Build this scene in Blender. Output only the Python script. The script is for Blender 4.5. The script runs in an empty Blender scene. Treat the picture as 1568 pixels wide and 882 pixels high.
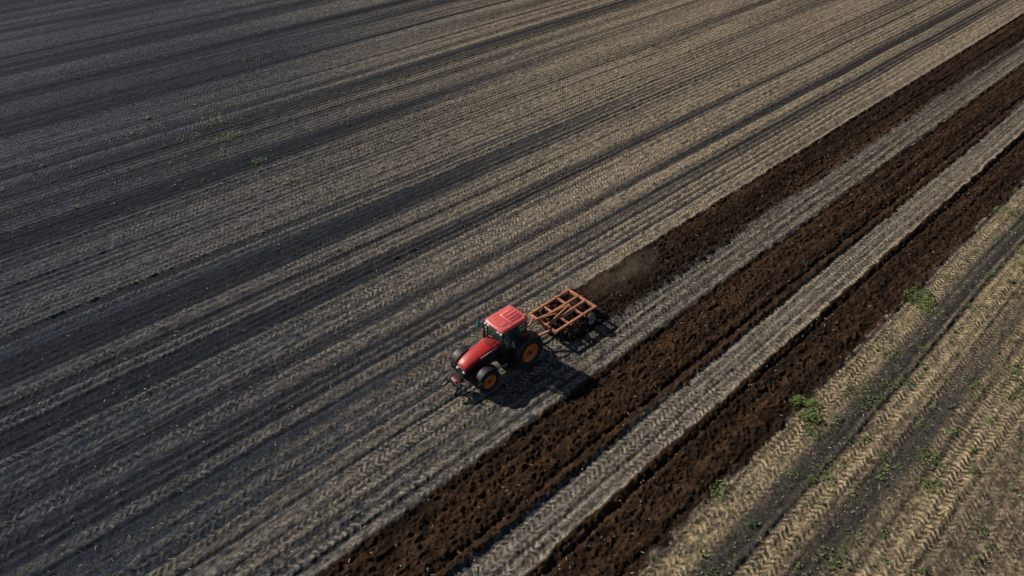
import bpy, bmesh, math, random
import numpy as np
from mathutils import Vector, Matrix
random.seed(7); rng=np.random.default_rng(7)
scene=bpy.context.scene
scene.view_settings.view_transform='Standard'; scene.view_settings.look='None'; scene.view_settings.exposure=0
ANG=math.radians(42.7)
CT,ST=math.cos(ANG),math.sin(ANG)
def SW(s,w,z=0): return Vector((s*CT-w*ST, s*ST+w*CT, z))
TAB=rng.random((12,256,256)).astype(np.float32)
def vn(x,y,k):
    x=x+np.zeros_like(y); y=y+np.zeros_like(x)
    xi=np.floor(x); yi=np.floor(y); fx=x-xi; fy=y-yi
    xi=xi.astype(np.int32)&255; yi=yi.astype(np.int32)&255
    fx=fx*fx*(3-2*fx); fy=fy*fy*(3-2*fy); T=TAB[k].ravel()
    x1=(xi+1)&255; y1=(yi+1)&255; xi=xi*256; x1=x1*256
    return (T[xi+yi]*(1-fx)+T[x1+yi]*fx)*(1-fy)+(T[xi+y1]*(1-fx)+T[x1+y1]*fx)*fy
def sm(a,b,x):
    t=np.clip((x-a)/(b-a),0,1); return t*t*(3-2*t)
def gau(x,c,r): return np.exp(-((x-c)/r)**2)
def mat(name,col,rough=.5,metal=0,var=.0,vscale=6,dirt=None,bump=0,coat=0):
    m=bpy.data.materials.new(name); m.use_nodes=True; nt=m.node_tree; b=nt.nodes['Principled BSDF']
    b.inputs['Base Color'].default_value=(*col,1); b.inputs['Roughness'].default_value=rough; b.inputs['Metallic'].default_value=metal
    b.inputs['Coat Weight'].default_value=coat
    if var or dirt:
        tc=nt.nodes.new('ShaderNodeTexCoord'); n=nt.nodes.new('ShaderNodeTexNoise'); n.inputs['Scale'].default_value=vscale; n.inputs['Detail'].default_value=6
        nt.links.new(tc.outputs['Object'],n.inputs['Vector'])
        r=nt.nodes.new('ShaderNodeValToRGB'); r.color_ramp.elements[0].position=.38; r.color_ramp.elements[1].position=.68
        r.color_ramp.elements[0].color=(*[c*(1-var) for c in col],1) ; r.color_ramp.elements[1].color=(*(dirt if dirt else [min(1,c*(1+var)) for c in col]),1)
        nt.links.new(n.outputs['Fac'],r.inputs['Fac']); nt.links.new(r.outputs['Color'],b.inputs['Base Color'])
    return m
RED=mat('red_paint',(.56,.013,.012),.42,var=.15,vscale=3,dirt=(.42,.03,.024),coat=.15)
ROOF=mat('roof_red_sunlit',(.76,.10,.095),.4,var=.12,vscale=4,dirt=(.66,.15,.13),coat=.2)  # tractor red made paler and pinker, sunlight painted into the roof colour
BLK=mat('black_plastic',(.010,.010,.011),.5,var=.2,dirt=(.024,.021,.018))
TYR=mat('tyre_rubber',(.012,.012,.013),.75,var=.3,vscale=8,dirt=(.04,.033,.026))
ORR=mat('orange_rim',(.85,.22,.012),.45,var=.12,vscale=5,dirt=(.66,.18,.03))
ORF=mat('orange_frame',(.66,.22,.10),.6,var=.4,vscale=5,dirt=(.48,.25,.15))
STL=mat('worn_steel',(.16,.16,.17),.4,.7,var=.3,vscale=7,dirt=(.08,.06,.05))
GRY=mat('grey_metal',(.30,.33,.37),.45,.1,var=.2)
WHT=mat('white_lamp',(.75,.75,.75),.25)
AMB=mat('amber_lens',(.7,.22,.02),.25)
SEAT=mat('seat_fabric',(.05,.05,.055),.8)
SHIRT=mat('shirt_cloth',(.06,.09,.16),.85)
SKIN=mat('skin',(.45,.27,.19),.6)
GLS=mat('tinted_glass',(.03,.10,.08),.05); GLS.node_tree.nodes['Principled BSDF'].inputs['Alpha'].default_value=.42
def empty(name,s,w,z,rot):
    e=bpy.data.objects.new(name,None); scene.collection.objects.link(e); e.location=SW(s,w,z); e.rotation_euler=(0,0,rot); return e
def fin(bm,name,m,parent,smooth=False):
    bmesh.ops.recalc_face_normals(bm,faces=bm.faces)
    me=bpy.data.meshes.new(name); bm.to_mesh(me); bm.free(); me.materials.append(m)
    if smooth:
        for p in me.polygons: p.use_smooth=True
        me.set_sharp_from_angle(angle=math.radians(38))
    o=bpy.data.objects.new(name,me); scene.collection.objects.link(o); o.parent=parent; return o
def addbox(bm,c,size,R=None,bev=0):
    t=bmesh.new(); bmesh.ops.create_cube(t,size=1)
    for v in t.verts: v.co=Vector((v.co.x*size[0],v.co.y*size[1],v.co.z*size[2]))
    if bev: bmesh.ops.bevel(t,geom=t.edges[:],offset=bev,segments=2,affect='EDGES',profile=.6)
    M=Matrix.Translation(c)@(R.to_4x4() if R else Matrix.Identity(4))
    t.transform(M); me=bpy.data.meshes.new('t'); t.to_mesh(me); t.free(); bm.from_mesh(me); bpy.data.meshes.remove(me)
def box(name,c,size,m,P,R=None,bev=.01):
    bm=bmesh.new(); addbox(bm,c,size,R,bev); return fin(bm,name,m,P,True)
def addbeam(bm,a,b,wd,ht,bev=.006):
    a=Vector(a);b=Vector(b);d=b-a; L=d.length; q=d.to_track_quat('X','Z'); addbox(bm,(a+b)/2,(L,wd,ht),q.to_matrix(),bev)
def beam(name,a,b,wd,ht,m,P):
    bm=bmesh.new(); addbeam(bm,a,b,wd,ht); return fin(bm,name,m,P,True)
def addcyl(bm,a,b,r,r2=None,n=16):
    a=Vector(a);b=Vector(b);d=b-a; q=d.to_track_quat('Z','Y')
    bmesh.ops.create_cone(bm,cap_ends=True,segments=n,radius1=r,radius2=r if r2 is None else r2,depth=d.length,matrix=Matrix.Translation((a+b)/2)@q.to_matrix().to_4x4())
def cyl(name,a,b,r,m,P,r2=None,n=20):
    bm=bmesh.new(); addcyl(bm,a,b,r,r2,n); return fin(bm,name,m,P,True)
def addlathe(bm,c,prof,n=40):
    rings=[]
    for i in range(n):
        a=2*math.pi*i/n; rings.append([bm.verts.new((c[0]+r*math.cos(a),c[1]+y,c[2]+r*math.sin(a))) for r,y in prof])
    for i in range(n):
        A=rings[i];B=rings[(i+1)%n]
        for j in range(len(prof)-1):
            bm.faces.new((A[j],A[j+1],B[j+1],B[j]))
def loft(name,secs,m,P,smooth=True):
    bm=bmesh.new(); rs=[[bm.verts.new(p) for p in s] for s in secs]
    for A,B in zip(rs,rs[1:]):
        for j in range(len(A)): bm.faces.new((A[j],A[(j+1)%len(A)],B[(j+1)%len(A)],B[j]))
    bm.faces.new(rs[0]); bm.faces.new(rs[-1][::-1]); return fin(bm,name,m,P,smooth)
def wheel(name,P,c,R,W,rr,side,nl=18,rm=ORR,lug=.05):
    bm=bmesh.new(); h=W/2
    addlathe(bm,c,[(rr,-h*.75),(rr+.04,-h*.88),(R*.80,-h*1.02),(R*.90,-h*.98),(R*.955,-h*.80),(R*.97,-h*.3),(R*.97,h*.3),(R*.955,h*.80),(R*.90,h*.98),(R*.80,h*1.02),(rr+.04,h*.88),(rr,h*.75)],56)
    for k in range(nl):
        for sd in(-1,1):
            a=2*math.pi*(k+(.5 if sd>0 else 0))/nl
            Rm=Matrix.Rotation(-a,3,'Y')@Matrix.Rotation(sd*math.radians(42),3,'X')
            p=Vector(c)+Matrix.Rotation(-a,3,'Y')@Vector((R*.975,sd*h*.5,0))
            addbox(bm,p,(lug*1.3,h*1.25,.055),Rm,.006)
            p=Vector(c)+Matrix.Rotation(-a,3,'Y')@Vector((R*.9,sd*h*.98,-.11*R))
            addbox(bm,p,(R*.13,.05,.05),Matrix.Rotation(-a,3,'Y'),.006)
    fin(bm,name+'_tyre',TYR,P,True)
    bm=bmesh.new(); s=side
    addlathe(bm,c,[(rr+.035,s*h*.90),(rr+.01,s*h*.96),(rr-.02,s*h*.88),(rr-.05,s*h*.55),(rr*.80,s*h*.42),(rr*.62,s*h*.46),(rr*.42,s*h*.60),(rr*.25,s*h*.65),(rr*.25,s*h*.72),(0.001,s*h*.72)],40)
    addlathe(bm,c,[(rr+.035,-s*h*.86),(rr-.02,-s*h*.80),(rr-.05,-s*h*.2),(rr*.6,-s*h*.1),(.001,-s*h*.1)],40)
    fin(bm,name+'_rim',rm,P,True)
    bm=bmesh.new()
    addcyl(bm,(c[0],c[1]+s*h*.6,c[2]),(c[0],c[1]+s*h*.90,c[2]),rr*.17)
    for k in range(8):
        a=k*math.pi/4; x=c[0]+rr*.34*math.cos(a); z=c[2]+rr*.34*math.sin(a)
        addcyl(bm,(x,c[1]+s*h*.55,z),(x,c[1]+s*h*.74,z),.022,n=8)
    fin(bm,name+'_hub',BLK,P,True)
# ================= TRACTOR
T=empty('red_tractor',18.5,19.85,-.02,ANG+math.pi)
for sd in(1,-1):
    n='near' if sd>0 else 'far'
    wheel('rear_wheel_'+n,T,(0,sd*.98,.93),.93,.60,.52,sd,20)
    wheel('front_wheel_'+n,T,(2.80,sd*.97,.68),.68,.48,.37,sd,16,lug=.04)
cyl('rear_axle',(0,-.8,.93),(0,.8,.93),.17,BLK,T)
beam('front_axle',(2.80,-.75,.66),(2.80,.75,.66),.22,.2,BLK,T)
box('transmission',(.5,0,.95),(2.2,.62,.62),BLK,T,bev=.06)
box('engine_block',(2.3,0,1.02),(2.0,.52,.6),BLK,T,bev=.04)
def sec(x,a,b,t,ch):
    return [(x,-a,b),(x,-a*1.02,(b+t)/2),(x,-a,t-ch),(x,-a+ch*.35,t-ch*.35),(x,-a+ch,t),(x,0,t+.035),(x,a-ch,t),(x,a-ch*.35,t-ch*.35),(x,a,t-ch),(x,a*1.02,(b+t)/2),(x,a,b)]
loft('bonnet',[sec(1.42,.47,1.80,2.00,.12),sec(2.0,.46,1.77,1.96,.12),sec(2.8,.44,1.66,1.84,.12),sec(3.35,.41,1.52,1.70,.12),sec(3.60,.37,1.42,1.58,.11),sec(3.68,.33,1.38,1.50,.08)],RED,T)
loft('engine_side_panel',[sec(1.45,.44,.98,1.81,.03),sec(2.0,.43,.98,1.78,.03),sec(2.8,.415,.96,1.68,.03),sec(3.35,.38,.92,1.54,.03),sec(3.60,.345,.88,1.44,.03),sec(3.72,.31,.88,1.36,.03)],BLK,T)
box('grille',(3.73,0,1.06),(.06,.50,.30),BLK,T)
for sd in(1,-1):
    box('headlamp_%d'%sd,(3.72,sd*.25,1.27),(.10,.14,.11),WHT,T,bev=.02)
    for k in range(4): box('side_vent_%d_%d'%(sd,k),(1.9+k*.30,sd*.432,1.40-.03*k),(.20,.02,.20),STL,T,bev=.004)
    box('bonnet_stripe_%d'%sd,(2.2,sd*.470,1.83),(1.1,.012,.05),WHT,T,R=Matrix.Rotation(math.radians(5),3,'Y'),bev=.002)
for k in range(5): box('bonnet_louvre_%d'%k,(1.55+.1*k,0,2.027-.006*k),(.05,.5,.012),BLK,T,bev=.002)
box('front_weight_bracket',(3.92,0,.78),(.40,.44,.30),BLK,T,bev=.03)
box('front_weight',(4.12,0,.84),(.16,.46,.20),mat('weight_red',(.30,.03,.025),.5,var=.2),T,bev=.04)
box('front_hitch_plate',(4.27,0,.70),(.05,.80,.16),BLK,T,bev=.01)
box('number_plate',(4.215,.0,.90),(.02,.30,.10),WHT,T,bev=.003)
for sd in(1,-1):
    beam('front_linkage_arm_%d'%sd,(3.95,sd*.36,.66),(4.60,sd*.42,.45),.09,.12,BLK,T)
    beam('front_linkage_strut_%d'%sd,(4.05,sd*.33,1.0),(4.40,sd*.38,.55),.06,.06,STL,T)
    bm=bmesh.new()
    for k in range(7):
        a0=math.radians(45+k*15)
        p=Vector((2.80+.77*math.cos(a0),sd*.95,.68+.77*math.sin(a0)))
        addbox(bm,p,(.21,.44,.025),Matrix.Rotation(-(a0-math.pi/2),3,'Y'),.005)
    fin(bm,'front_mudguard_%d'%sd,BLK,T,True)
    prof=[]
    for k in range(13):
        a0=math.radians(12+k*13); prof.append((1.04*math.cos(a0),.93+1.04*math.sin(a0)))
    secs=[]
    for x,z in prof:
        d=Vector((x,z-.93)).normalized(); x2=x-d.x*.05; z2=z-d.y*.05
        secs.append([(x,sd*.60,z),(x,sd*1.22,z-.01),(x-d.x*.09,sd*1.26,z-d.y*.09),(x2,sd*1.22,z2),(x2,sd*.60,z2)])
    loft('rear_fender_%d'%sd,secs[2:11],BLK,T)
    box('fender_top_%d'%sd,(.02,sd*.80,1.992),(.50,.26,.035),RED,T,bev=.015)
    box('tail_lamp_%d'%sd,(-.62,sd*1.0,1.86),(.08,.18,.10),AMB,T)
    if sd>0:
        for k in range(3): box('step_%d'%k,(1.08,.88,.45+.3*k),(.42,.26,.04),BLK,T)
        beam('step_rail',(.88,.98,.45),(.88,.86,1.3),.04,.03,BLK,T)
    box('fuel_tank_%d'%sd,(1.25,sd*.58,.92),(.75,.34,.5),BLK,T,bev=.08)
box('cab_floor',(.65,0,1.30),(1.55,1.24,.16),BLK,T,bev=.03)
lo={'A':(1.50,.52,1.40),'B':(.55,.76,1.40),'C':(-.30,.66,1.55)}
hi={'A':(1.34,.60,2.72),'B':(.50,.70,2.74),'C':(-.20,.62,2.72)}
def quad(name,pts,m):
    bm=bmesh.new(); bm.faces.new([bm.verts.new(p) for p in pts]); return fin(bm,name,m,T)
for sd in(1,-1):
    for k in 'ABC':
        a=lo[k];b=hi[k]; beam('pillar_%s_%d'%(k,sd),(a[0],sd*a[1],a[2]),(b[0],sd*b[1],b[2]),.06,.06,BLK,T)
    beam('door_sill_%d'%sd,(1.50,sd*.52,1.42),(.55,sd*.76,1.42),.07,.08,BLK,T)
    beam('rear_sill_%d'%sd,(.55,sd*.75,1.72),(-.29,sd*.655,1.72),.06,.10,BLK,T)
    quad('door_glass_%d'%sd,[(1.48,sd*.53,1.45),(.58,sd*.755,1.45),(.53,sd*.70,2.70),(1.33,sd*.60,2.70)],GLS)
    quad('side_glass_%d'%sd,[(.52,sd*.745,1.76),(-.27,sd*.65,1.76),(-.18,sd*.625,2.70),(.48,sd*.70,2.70)],GLS)
quad('windscreen',[(1.505,-.49,1.5),(1.505,.49,1.5),(1.35,.57,2.70),(1.35,-.57,2.70)],GLS)
quad('rear_window',[(-.305,-.62,1.6),(-.305,.62,1.6),(-.205,.60,2.70),(-.205,-.60,2.70)],GLS)
box('cab_firewall',(1.42,0,1.55),(.08,.9,.30),BLK,T)
box('seat_base',(.25,0,1.60),(.5,.5,.42),SEAT,T,bev=.06)
box('seat_back',(.0,0,2.0),(.14,.48,.62),SEAT,T,bev=.06)
box('dashboard',(1.18,0,1.72),(.3,.4,.5),BLK,T,bev=.05)
bm=bmesh.new(); addlathe(bm,(0,0,0),[(.19,-.015),(.21,0),(.19,.015),(.17,0),(.19,-.015)],24); bm.transform(Matrix.Translation((.92,0,2.05))@Matrix.Rotation(math.radians(60),4,'X')) ; fin(bm,'steering_wheel',BLK,T,True)
def rs(z,x0,x1,hy,c):
    return [(x0+c,-hy,z),(x1-c,-hy,z),(x1-c*.3,-hy+c*.3,z),(x1,-hy+c,z),(x1+.03,0,z),(x1,hy-c,z),(x1-c*.3,hy-c*.3,z),(x1-c,hy,z),(x0+c,hy,z),(x0+c*.3,hy-c*.3,z),(x0,hy-c,z),(x0,-hy+c,z),(x0+c*.3,-hy+c*.3,z)]
loft('roof_lower',[rs(2.66,-.30,1.42,.68,.12),rs(2.77,-.34,1.48,.72,.15)],BLK,T)
loft('roof',[rs(2.772,-.34,1.48,.72,.15),rs(2.86,-.35,1.50,.73,.16),rs(2.92,-.31,1.45,.69,.18),rs(2.945,-.24,1.36,.61,.18)],ROOF,T)
loft('roof_panel',[rs(2.946,-.16,.68,.46,.08),rs(2.975,-.13,.65,.43,.08)],ROOF,T)
loft('roof_hatch',[rs(2.946,.80,1.26,.40,.08),rs(2.970,.82,1.24,.38,.08)],ROOF,T)
DRD=mat('dark_red_seam',(.20,.02,.02),.5)
for k in range(3): box('roof_rib_%d'%k,(.26,-.24+k*.24,2.98),(.74,.03,.014),DRD,T,bev=.003)
box('roof_seam',(.74,0,2.947),(.035,1.1,.012),DRD,T,bev=.002)
for sd in(1,-1):
    for k in(.38,.60): box('work_lamp_%d_%d'%(sd,k*100),(1.50,sd*k,2.72),(.07,.14,.09),WHT,T,bev=.02)
    box('rear_work_lamp_%d'%sd,(-.36,sd*.55,2.72),(.07,.14,.09),WHT,T,bev=.02)
    beam('mirror_arm_%d'%sd,(1.38,sd*.60,2.45),(1.52,sd*1.12,2.50),.03,.03,BLK,T)
    box('mirror_%d'%sd,(1.54,sd*1.17,2.36),(.07,.22,.42),BLK,T,bev=.03)
box('mirror_back',(1.578,-1.17,2.36),(.01,.17,.34),mat('green_reflector',(.02,.28,.20),.3),T,bev=.002)
cyl('beacon',(-.2,.56,2.88),(-.2,.56,3.06),.06,AMB,T)
cyl('exhaust_pipe',(1.64,-.56,1.3),(1.64,-.56,2.35),.075,BLK,T)
cyl('exhaust_tip',(1.64,-.56,2.35),(1.68,-.56,2.75),.04,STL,T)
for sd in(1,-1):
    beam('lift_arm_%d'%sd,(-.3,sd*.35,.75),(-1.45,sd*.42,.70),.08,.10,BLK,T)
    beam('lift_rod_%d'%sd,(-.75,sd*.40,.72),(-.55,sd*.34,1.5),.05,.05,STL,T)
beam('top_link',(-.4,0,1.3),(-1.75,0,1.48),.06,.06,STL,T)
# ---- seated driver
P=empty('tractor_driver',18.5,19.85,-.02,ANG+math.pi)
def skin(name,pts,edges,rad,m,sub=2):
    me=bpy.data.meshes.new(name); me.from_pydata(pts,edges,[]); o=bpy.data.objects.new(name,me); scene.collection.objects.link(o); o.parent=P
    md=o.modifiers.new('skin','SKIN')
    for v,r in zip(me.skin_vertices[0].data,rad): v.radius=(r,r)
    me.skin_vertices[0].data[0].use_root=True
    s_=o.modifiers.new('sub','SUBSURF'); s_.levels=sub; s_.render_levels=sub; me.materials.append(m); return o
pts=[(.22,0,1.90),(.20,0,2.08),(.18,0,2.28),(.20,0,2.38)]
ed=[(0,1),(1,2),(2,3)]; rd=[.15,.14,.15,.06]
for sd in(1,-1):
    i=len(pts); pts+=[(.19,sd*.20,2.31),(.33,sd*.25,2.08),(.60,sd*.20,2.04),(.80,sd*.17,2.10)]; rd+=[.065,.05,.04,.03]; ed+=[(2,i),(i,i+1),(i+1,i+2),(i+2,i+3)]
    i=len(pts); pts+=[(.30,sd*.11,1.88),(.72,sd*.16,1.88),(.80,sd*.16,1.46),(.92,sd*.16,1.42)]; rd+=[.09,.065,.05,.04]; ed+=[(0,i),(i,i+1),(i+1,i+2),(i+2,i+3)]
skin('body',pts,ed,rd,SHIRT)
bm=bmesh.new(); bmesh.ops.create_uvsphere(bm,u_segments=16,v_segments=12,radius=.11)
for v in bm.verts:
    v.co=Vector((v.co.x*.95+(.02 if v.co.x>.09 and abs(v.co.y)<.04 else 0),v.co.y*.8,v.co.z*1.15))+Vector((.23,0,2.51))
fin(bm,'head',SKIN,P,True)
bm=bmesh.new(); bmesh.ops.create_uvsphere(bm,u_segments=16,v_segments=8,radius=.122)
for v in bm.verts: v.co=Vector((v.co.x*.95,v.co.y*.85,max(v.co.z,.0)*.8))+Vector((.215,0,2.55))
addbox(bm,(.36,0,2.56),(.12,.14,.012),None,.004)
fin(bm,'cap',BLK,P,True)
for sd in(1,-1):
    hp=[(.78,sd*.17,2.10),(.84,sd*.165,2.12)]; he=[(0,1)]; hr=[.026,.030]
    for k in range(4):
        i=len(hp); yy=sd*.165+(k-1.5)*.019; hp+=[(.875,yy,2.13),(.905,yy,2.115),(.905,yy,2.088)]; hr+=[.011,.010,.008]; he+=[(1,i),(i,i+1),(i+1,i+2)]
    i=len(hp); hp+=[(.85,sd*.13,2.115),(.885,sd*.12,2.10)]; hr+=[.012,.009]; he+=[(0,i),(i,i+1)]
    skin('hand_%d'%sd,hp,he,hr,SKIN,1)
# ================= DISC HARROW
D=empty('disc_harrow',20.62,19.85,0,ANG+math.pi); D.scale=(.93,.93,.95)
fz=.98
bm=bmesh.new()
B=lambda a,b,wd=.12,ht=.13: addbeam(bm,a,b,wd,ht)
B((0,-1.18,fz),(0,1.18,fz),.17,.16)
B((-3.45,-1.22,fz),(-3.45,1.22,fz),.17,.16)
B((-1.15,-1.30,fz-.004),(-1.15,1.30,fz-.004),.12,.12)
B((-2.35,-1.30,fz-.004),(-2.35,1.30,fz-.004),.12,.12)
for y in(-1.1,1.1): B((.0,y,fz+.02),(-3.5,y*1.02,fz+.02),.13,.15)
for y in(-.30,.30): B((.05,y,fz+.03),(-3.5,y,fz+.03),.12,.13)
B((-.1,-.38,fz+.12),(-2.35,0,fz+.16),.08,.08); B((-.1,.38,fz+.12),(-2.35,0,fz+.16),.08,.08)
B((0,-.8,fz),(.85,-.42,.74),.10,.12); B((0,.8,fz),(.85,.42,.74),.10,.12); B((.85,-.5,.74),(.85,.5,.74),.10,.12)
B((.1,-.3,fz),(.36,0,1.58),.09,.09); B((.1,.3,fz),(.36,0,1.58),.09,.09); B((.36,0,1.58),(-1.15,0,fz+.1),.08,.08)
fin(bm,'main_frame',ORF,D,True)
bm=bmesh.new()
for g,(x0,sl) in enumerate([(-.65,.22),(-1.85,-.22),(-2.9,.15)]):
    for sd in(1,-1):
        for k in range(6):
            y=sd*(.16+k*.25); x=x0-abs(y)*sl
            c=Vector((x,y,.27))
            t=bmesh.new(); addlathe(t,(0,0,0),[(.30,-.02),(.302,-.012),(.22,.02),(.10,.045),(.001,.05),(.10,.055),(.22,.03),(.30,-.012)],22)
            t.transform(Matrix.Translation(c)@Matrix.Rotation(sd*math.copysign(.32,sl),4,'Z')); me=bpy.data.meshes.new('t'); t.to_mesh(me); t.free(); bm.from_mesh(me)
        addcyl(bm,(x0-.02,sd*.08,.27),(x0-1.55*sl,sd*1.55,.27),.03)
fin(bm,'disc_blades',STL,D,True)
bm=bmesh.new()
for x0,sl in [(-.65,.22),(-1.85,-.22),(-2.9,.15)]:
    for sd in(1,-1):
        addbeam(bm,(x0,sd*.06,.74),(x0-1.45*sl,sd*1.45,.74),.10,.10)
        for y in(.35,.95): addbeam(bm,(x0-y*sl,sd*y,.27),(x0-y*sl,sd*y,.96),.06,.05)
fin(bm,'gang_beams',mat('dark_beam',(.06,.03,.02),.6,var=.3),D,True)
for sd in(1,-1):
    wheel('transport_wheel_%d'%sd,D,(-2.75,sd*1.42,.62),.42,.26,.26,sd,2,rm=GRY,lug=.01)
    beam('wheel_arm_%d'%sd,(-2.35,sd*1.24,fz-.02),(-2.75,sd*1.24,.62),.07,.10,ORF,D)
cyl('hydraulic_ram',(-1.15,.62,fz+.16),(-2.2,.62,fz+.2),.045,STL,D)
cyl('hydraulic_hose',(.3,.12,1.25),(-1.1,.60,fz+.2),.018,BLK,D)
bm=bmesh.new()
for k in range(10):
    a=k*math.pi/5; addbeam(bm,(-3.95+.2*math.cos(a),-1.35,.24+.2*math.sin(a)),(-3.95+.2*math.cos(a+.5),1.35,.24+.2*math.sin(a+.5)),.03,.03,0)
for y in(-1.35,-.67,0,.67,1.35): addcyl(bm,(-3.95,y-.01,.24),(-3.95,y+.01,.24),.19)
fin(bm,'cage_roller',STL,D)
for sd in(1,-1): beam('roller_arm_%d'%sd,(-3.5,sd*1.0,fz-.05),(-3.95,sd*1.0,.3),.07,.09,BLK,D)

# ================= FIELD
def ax(parts):
    out=[]
    for a,b,st in parts: out+=list(np.arange(a,b,st))
    return out
s=np.array([-2000,-900,-400,-200,-120,-80,-60,-50]+ax([(-45,-20,1),(-20,-8,.3),(-8,34,.07),(34,70,.12),(70,116,.25),(116,200,1.)])+[200,240,320,500,900,2000],dtype=np.float32)
w=np.array([-2000,-900,-400,-200,-120,-80,-60]+ax([(-45,-20,1),(-20,-5,.3),(-5,4,.08),(4,22,.055),(22,50,.075),(50,80,.11),(80,122,.2),(122,200,1.)])+[200,240,320,500,900,2000],dtype=np.float32)
S,W=np.meshgrid(s,w,indexing='ij')
Wd=W+.18*(vn(S/9,W/14,0)-.5)+.07*(vn(S/2.2,W/3,1)-.5)
Z0=W*0
def band(a,b,k,amp=.24):
    e=amp*(vn(S/.5,Z0+k*7.3,k)-.5)+amp*.6*(vn(S/.17,Z0+k*3.1,k+1)-.5)+.25*(vn(S/4,Z0+k*5.1,k)-.5)
    e2=amp*(vn(S/.6,Z0+k*2.3,k+2)-.5)+amp*.6*(vn(S/.2,Z0+k*4.1,k+1)-.5)
    return sm(a-.07,a+.06,W+e)*(1-sm(b-.06,b+.07,W+e2))
bA=band(18.15,21.45,2)*sm(21.6,22.3,S+ .5*vn(S/.3,W/.3,5))
bB=band(12.2,15.75,3); bC=band(7.3,10.2,4)
till=np.clip(bA+bB+bC,0,1)
PER=.54
row=.5+.5*np.cos(2*np.pi*(Wd/PER+.5*vn(S/45,Wd/5,3)))
row=row**1.5
amp=.15+1.2*vn(S/30,Wd/1.5,5)
n0=vn(S/30,Wd/.15,4)
n1=vn(S/50,Wd/.30,6); n2=vn(S/80,Wd/.95,7); n3=vn(S/120,Wd/3.4,8); n4=vn(S/60,W/14,9)
rough=vn(S/.16,W/.12,10)*.5+vn(S/.35,W/.25,11)*.5
spk=vn(S/.20,W/.11,3)
def gr(c,r): return gau(Wd,c,r)
groove=np.zeros_like(W)
g2=np.random.default_rng(5)
for c in list(g2.uniform(22,118,80))+[53.9,54.4,78.5,79.2]:
    brk=sm(.25,.6,vn(S/14,Z0+c,2))
    r_=g2.uniform(.06,.11)*(1+.012*max(0,c-30))
    groove+=gr(c,r_)*g2.uniform(.35,.85)*brk
for c in [16.15,16.5,17.1,17.75,18.5,19.3,19.6,20.6,21.2,11.0,11.3,11.75,6.9,4.9,4.5,3.0,2.6,1.2,-.4,-1.0,-2.6]:
    groove+=gr(c,.08)*.6*(.5+vn(S/6,Z0+c*3,4))
groove=np.clip(groove,0,1)
hU=.048*row*amp+.055*(n1-.5)+.05*(n2-.5)+.04*(n0-.5)-.05*groove+.085*(rough-.5)*(.7+.7*row)
c1=vn(S/.42,W/.34,1); c2=vn(S/.20,W/.17,3); c3=vn(S/.10,W/.09,5); c4=vn(S/.9,W/.5,7)
clod=np.clip(c2-.5,0,1)*.19+np.clip(c3-.38,0,1)*.20
hT=.04*(c1-.5)+.05*(c4-.5)+clod+.09*(vn(S/8,W/.30,6)-.5)
for c,d in [(12.75,.14),(13.9,.05),(14.7,.04),(15.4,.06),(9.75,.13),(8.7,.04),(7.6,.04),(21.2,.05),(18.5,.06),(19.6,.04)]:
    hT-=d*gau(W+.12*(vn(S/1.1,Z0,2)-.5),c,.10)
for c,d in [(12.35,.09),(15.85,.05),(10.1,.08),(7.25,.06),(21.5,.06),(18.1,.05)]:
    hU+=d*gau(W,c,.13)*(np.where(np.abs(c-19.8)<2,sm(22,23,S),1)); hT+=d*gau(W,c,.13)
H=hU*(1-till)+hT*till
H=np.where((np.abs(S)>150)|(W>130)|(W<-30),0,H)
def mixc(a,b,t):
    b=np.array(b,dtype=np.float32)[None,None,:] if not isinstance(b,np.ndarray) else b
    return a*(1-t[...,None])+b*t[...,None]
left_vignette_tone=sm(34,-38,S-W*.62+16*(n4-.5))  # far-left vignette and backlit dimming painted into the colour, plus bluish soil tone
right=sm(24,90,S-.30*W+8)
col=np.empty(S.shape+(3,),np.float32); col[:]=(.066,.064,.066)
col=mixc(col,(.024,.036,.056),left_vignette_tone*.95)
col=mixc(col,(.094,.072,.056),right*.75)
patch=vn(S/25,W/9,4)
st=np.clip(.34*n1+.42*n2+.36*n3+.30*n0+.32*(row*amp)-.62,0,1)*4.4
tanm=np.clip(st*(1-.60*left_vignette_tone)*(.30+patch*1.2),0,1)
track=gau(Wd,40.5,.30)+.6*gau(Wd,41.9,.16)+.7*gau(Wd,30.6,.2)+.7*gau(Wd,28.2,.2)+.7*gau(Wd,24.0,.16)+.6*gau(Wd,22.4,.16)+.4*gau(Wd,47,.25)+.4*gau(Wd,65,.35)+.5*gau(Wd,34.5,.2)+.5*gau(Wd,36.4,.2)
tanm=np.clip(tanm+.85*track,0,1)*np.clip(-.16+2.2*spk,0,1.6)
tanm=np.clip(tanm,0,1)
tcol=np.array((.385,.305,.205),np.float32)*(1-left_vignette_tone[...,None]*.72)+np.array((.0,.022,.055),np.float32)*left_vignette_tone[...,None]
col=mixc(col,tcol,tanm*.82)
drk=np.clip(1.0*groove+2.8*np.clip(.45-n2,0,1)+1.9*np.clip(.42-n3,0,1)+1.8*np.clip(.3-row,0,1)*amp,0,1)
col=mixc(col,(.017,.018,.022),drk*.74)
strip=sm(15.6,15.8,W)*(1-sm(18.1,18.3,W))+sm(10.1,10.3,W)*(1-sm(12.1,12.3,W))+.6*sm(18.1,18.3,W)*(1-sm(21.6,22,W))
col=mixc(col,(.215,.185,.150),np.clip(strip*(.38+1.0*(n1-.5)+.9*(spk-.5))-.7*groove,0,1))
rt=1-sm(7.0,7.3,W)
t2=np.clip(.55*n1+.9*n2+.6*patch-.66+1.0*gau(Wd,6.4,.35)+.6*gau(Wd,3.7,.5)+.7*gau(Wd,.4,.5)-.9*gau(Wd,5.1,.6)-.6*gau(Wd,2.2,.4)+sm(8,-6,W)*.30,0,1)*np.clip(0.05+1.8*spk,0,1.5)
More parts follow.
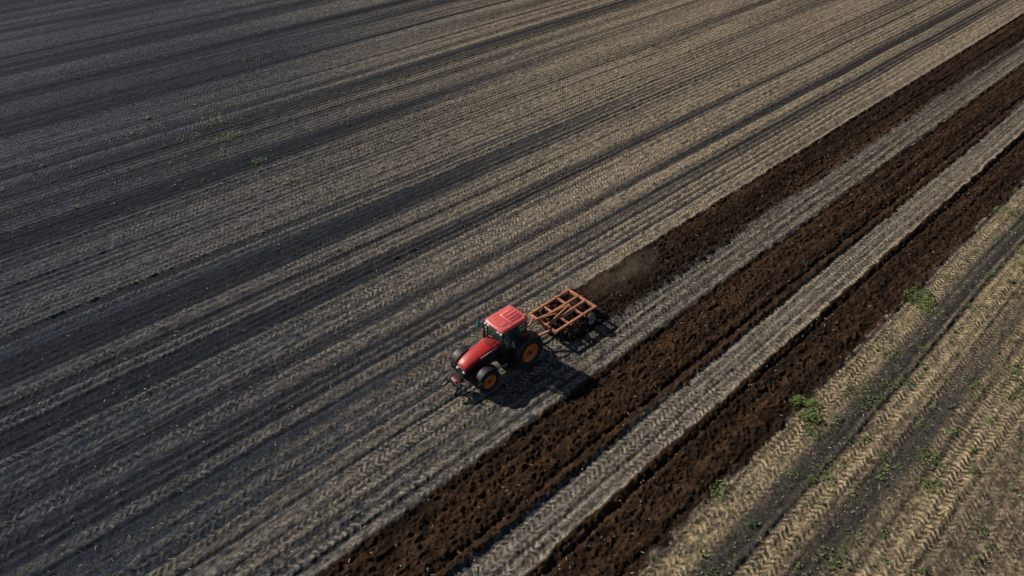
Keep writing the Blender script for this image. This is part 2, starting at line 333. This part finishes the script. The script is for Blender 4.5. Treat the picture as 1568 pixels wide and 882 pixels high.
t2=np.clip(t2,0,1)
rc=np.empty(S.shape+(3,),np.float32); rc[:]=(.064,.057,.049)
rc=mixc(rc,(.37,.280,.165),t2*.9)
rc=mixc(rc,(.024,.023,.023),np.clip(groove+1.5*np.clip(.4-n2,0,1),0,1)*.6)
col=mixc(col,rc,rt)
tc=np.empty(S.shape+(3,),np.float32); tc[:]=(.017,.0100,.0060)
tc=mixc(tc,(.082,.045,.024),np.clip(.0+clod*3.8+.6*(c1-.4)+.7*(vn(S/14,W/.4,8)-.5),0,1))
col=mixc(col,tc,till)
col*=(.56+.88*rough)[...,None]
tread=np.clip((tanm*.8+.40+strip*.25)*(vn(S/5,W/.62,2)*1.7),0,1.25)*(1-till); tread=np.where(rt>.5,(.45+1.0*t2)*(.5+vn(S/6,W/.7,9))*(1-till),tread)
ns,nw=S.shape
co=np.empty((ns*nw,3),np.float32); co[:,0]=S.ravel(); co[:,1]=W.ravel(); co[:,2]=H.ravel()
idx=np.arange(ns*nw,dtype=np.int32).reshape(ns,nw)
q=np.stack([idx[:-1,:-1],idx[1:,:-1],idx[1:,1:],idx[:-1,1:]],-1).reshape(-1,4)
me=bpy.data.meshes.new('ploughed_field'); me.vertices.add(ns*nw); me.vertices.foreach_set('co',co.ravel())
me.loops.add(q.size); me.loops.foreach_set('vertex_index',q.ravel())
me.polygons.add(len(q)); me.polygons.foreach_set('loop_start',np.arange(0,q.size,4,dtype=np.int32))
me.update(calc_edges=True)
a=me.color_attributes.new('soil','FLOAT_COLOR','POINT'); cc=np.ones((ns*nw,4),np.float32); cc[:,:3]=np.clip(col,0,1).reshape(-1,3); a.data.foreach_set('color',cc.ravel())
a=me.attributes.new('tread','FLOAT','POINT'); a.data.foreach_set('value',tread.astype(np.float32).ravel())
F=bpy.data.objects.new('ploughed_field',me); scene.collection.objects.link(F); F.rotation_euler=(0,0,ANG)
m=bpy.data.materials.new('field_soil'); m.use_nodes=True; nt=m.node_tree; b=nt.nodes['Principled BSDF']; b.inputs['Roughness'].default_value=1.0; b.inputs['Specular IOR Level'].default_value=.1
def N(t,**k):
    n=nt.nodes.new(t)
    for a_,v in k.items(): setattr(n,a_,v)
    return n
def Mth(op,a_,b_=None,c_=None):
    n=N('ShaderNodeMath',operation=op)
    for i,v in enumerate([a_,b_,c_]):
        if v is None: continue
        if isinstance(v,(int,float)): n.inputs[i].default_value=v
        else: nt.links.new(v,n.inputs[i])
    return n.outputs[0]
at=N('ShaderNodeAttribute',attribute_name='soil'); tr=N('ShaderNodeAttribute',attribute_name='tread')
tcn=N('ShaderNodeTexCoord'); sp=N('ShaderNodeSeparateXYZ'); nt.links.new(tcn.outputs['Object'],sp.inputs[0])
n_f=N('ShaderNodeTexNoise'); n_f.inputs['Scale'].default_value=10; n_f.inputs['Detail'].default_value=4; n_f.inputs['Roughness'].default_value=.8; nt.links.new(tcn.outputs['Object'],n_f.inputs['Vector'])
n_m=N('ShaderNodeTexNoise'); n_m.inputs['Scale'].default_value=1.3; n_m.inputs['Detail'].default_value=4; nt.links.new(tcn.outputs['Object'],n_m.inputs['Vector'])
wob=Mth('ADD',sp.outputs[1],Mth('MULTIPLY',n_m.outputs['Fac'],.2))
tri=Mth('PINGPONG',wob,.31)
ph=Mth('ADD',sp.outputs[0],Mth('MULTIPLY',tri,.8)); ph=Mth('ADD',ph,Mth('MULTIPLY',n_m.outputs['Fac'],.55))
wv=Mth('SINE',Mth('MULTIPLY',ph,2*math.pi/.32))
brk=Mth('MAXIMUM',Mth('MULTIPLY',Mth('SUBTRACT',n_m.outputs['Fac'],.36),5.0),0.0); brk=Mth('MINIMUM',brk,1.0)
wv=Mth('MULTIPLY',Mth('MULTIPLY',wv,tr.outputs['Fac']),brk)
fac=Mth('ADD',Mth('MULTIPLY',Mth('SUBTRACT',n_f.outputs['Fac'],.5),4.6),1.06); fac=Mth('ADD',fac,Mth('MULTIPLY',wv,.45)); fac=Mth('MAXIMUM',fac,.12)
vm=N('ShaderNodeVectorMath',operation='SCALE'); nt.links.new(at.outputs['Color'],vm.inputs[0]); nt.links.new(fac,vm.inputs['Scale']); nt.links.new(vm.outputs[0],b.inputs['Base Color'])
hh=Mth('ADD',Mth('MULTIPLY',n_f.outputs['Fac'],.12),Mth('MULTIPLY',wv,.030))
bp=N('ShaderNodeBump'); bp.inputs['Strength'].default_value=1; bp.inputs['Distance'].default_value=1; nt.links.new(hh,bp.inputs['Height']); nt.links.new(bp.outputs['Normal'],b.inputs['Normal'])
me.materials.append(m)

# ================= crop residue and weeds
def faces_obj(name,verts,faces,m):
    me=bpy.data.meshes.new(name); me.from_pydata(verts,[],faces); me.materials.append(m)
    o=bpy.data.objects.new(name,me); scene.collection.objects.link(o); o.rotation_euler=(0,0,ANG); return o
V=[];Fc=[]
def flake(s_,w_,L,wd,z=.05):
    a_=random.uniform(0,6.28); dx,dy=math.cos(a_)*L/2,math.sin(a_)*L/2; px,py=-math.sin(a_)*wd/2,math.cos(a_)*wd/2; t=random.uniform(-.04,.05); i=len(V)
    V.extend([(s_-dx-px,w_-dy-py,z-t),(s_+dx-px,w_+dy-py,z+t),(s_+dx*.9+px,w_+dy*.9+py,z+t+.01),(s_-dx*.9+px,w_-dy*.9+py,z-t+.01)]); Fc.append((i,i+1,i+2,i+3))
for _ in range(14000):
    r=random.random()
    if r<.55: s_,w_=random.uniform(5,60),random.uniform(-8,7.2)
    elif r<.72: s_,w_=random.uniform(-8,60),random.uniform(7,32)
    else: s_,w_=random.uniform(-8,90),random.uniform(22,90)
    flake(s_,w_,random.uniform(.04,.17),random.uniform(.012,.032),random.uniform(.04,.09))
faces_obj('crop_residue',V,Fc,mat('dry_straw',(.36,.30,.21),.8,var=.3,vscale=2))
V=[];Fc=[]
def weed(s_,w_,r,h,n):
    for _ in range(n):
        a_=random.uniform(0,6.28); rr=r*math.sqrt(random.random()); x=s_+rr*math.cos(a_); y=w_+rr*math.sin(a_)*.8; z=random.uniform(.03,h*(1-.6*rr/r)+.05)
        L=random.uniform(.06,.15); wd=L*random.uniform(.25,.5); b_=random.uniform(0,6.28); t=random.uniform(-.3,.8)
        d=Vector((math.cos(b_),math.sin(b_),t)).normalized()*L; pz=Vector((-math.sin(b_),math.cos(b_),random.uniform(-.4,.4)))*wd; o=Vector((x,y,z)); i=len(V)
        V.extend([tuple(o),tuple(o+d*.5+pz),tuple(o+d),tuple(o+d*.5-pz)]); Fc.append((i,i+1,i+2,i+3))
W0=[(39.7,6.9,1.0,.4,420),(39.0,6.3,.5,.2,110),(26.1,6.56,.55,.3,230),(26.9,6.9,.4,.3,120),(26.6,7.5,.45,.3,130),(25.3,6.0,.5,.2,90),(26.5,.76,.5,.2,100),(27.9,1.6,.7,.2,110),(19.6,2.2,.8,.2,90),(19.2,7.2,.5,.25,90),(35.3,.5,1.2,.2,150),(54.1,6.6,1.1,.3,130),(24,4.6,.9,.2,70),(30,5.2,.9,.2,80),(19.2,59.7,1.6,.3,260),(18.6,55.9,1.1,.3,200),(18.7,45.2,.6,.3,100),(18.5,50,.6,.2,90),(16,58,1.,.2,90),(22,62,1.,.2,90),(17,53,.9,.2,80),(60,6.3,1,.2,80)]
for a_ in W0: weed(*a_)
for _ in range(380): weed(random.uniform(10,60),random.uniform(-8,6.8),random.uniform(.12,.5),.16,random.randint(6,30))
for _ in range(90): weed(random.gauss(20,9),random.gauss(56,8),random.uniform(.1,.35),.15,random.randint(4,18))
for _ in range(50): weed(random.uniform(-5,60),random.uniform(22,90),random.uniform(.1,.25),.12,random.randint(3,9))
faces_obj('weeds',V,Fc,mat('weed_leaves',(.055,.115,.022),.7,var=.35,vscale=1.2,dirt=(.14,.19,.035)))

# ================= dust
bm=bmesh.new(); bmesh.ops.create_icosphere(bm,subdivisions=3,radius=1)
for v in bm.verts: v.co=Vector((v.co.x*4.2,v.co.y*2.0,v.co.z*.8))
me=bpy.data.meshes.new('dust_cloud'); bm.to_mesh(me); bm.free(); o=bpy.data.objects.new('dust_cloud',me); scene.collection.objects.link(o); o.location=SW(27.6,20.2,.75); o.rotation_euler=(0,0,ANG)
m=bpy.data.materials.new('dust'); m.use_nodes=True; nt=m.node_tree; nt.nodes.clear()
out=N('ShaderNodeOutputMaterial'); pv=N('ShaderNodeVolumePrincipled'); pv.inputs['Color'].default_value=(.65,.52,.38,1)
tcn=N('ShaderNodeTexCoord'); mp=N('ShaderNodeMapping'); mp.inputs['Scale'].default_value=(1/4.2,1/2.0,1/.8); nt.links.new(tcn.outputs['Object'],mp.inputs['Vector'])
ln=N('ShaderNodeVectorMath',operation='LENGTH'); nt.links.new(mp.outputs[0],ln.inputs[0])
nz=N('ShaderNodeTexNoise'); nz.inputs['Scale'].default_value=1.1; nz.inputs['Detail'].default_value=4; nt.links.new(tcn.outputs['Object'],nz.inputs['Vector'])
f=Mth('SUBTRACT',1.0,ln.outputs['Value']); f=Mth('MAXIMUM',f,0.0)
g=Mth('MAXIMUM',Mth('SUBTRACT',nz.outputs['Fac'],.38),0.0)
nt.links.new(Mth('MULTIPLY',Mth('MULTIPLY',f,g),.9),pv.inputs['Density']); nt.links.new(pv.outputs[0],out.inputs['Volume']); me.materials.append(m)

# ================= light
el=math.radians(33); sd=Vector((-.878*math.cos(el),.479*math.cos(el),math.sin(el))).normalized()
L=bpy.data.lights.new('sun','SUN'); L.energy=5.0; L.angle=math.radians(.5); L.color=(1,.93,.83)
o=bpy.data.objects.new('sun',L); scene.collection.objects.link(o); o.rotation_euler=sd.to_track_quat('Z','Y').to_euler(); o.location=(0,0,60)
wd=bpy.data.worlds.new('World'); scene.world=wd; wd.use_nodes=True; nt=wd.node_tree; bg=nt.nodes['Background']
sk=nt.nodes.new('ShaderNodeTexSky'); sk.sky_type='NISHITA'; sk.sun_disc=False; sk.sun_elevation=el; sk.sun_rotation=math.radians(-61.4); sk.altitude=100
nt.links.new(sk.outputs[0],bg.inputs[0]); bg.inputs[1].default_value=.05
# ================= camera
c=bpy.data.cameras.new('camera'); c.lens=24; c.sensor_width=36; c.clip_end=6000
o=bpy.data.objects.new('camera',c); scene.collection.objects.link(o); o.location=(0,0,26); o.rotation_euler=(math.radians(51.7),0,0); scene.camera=o
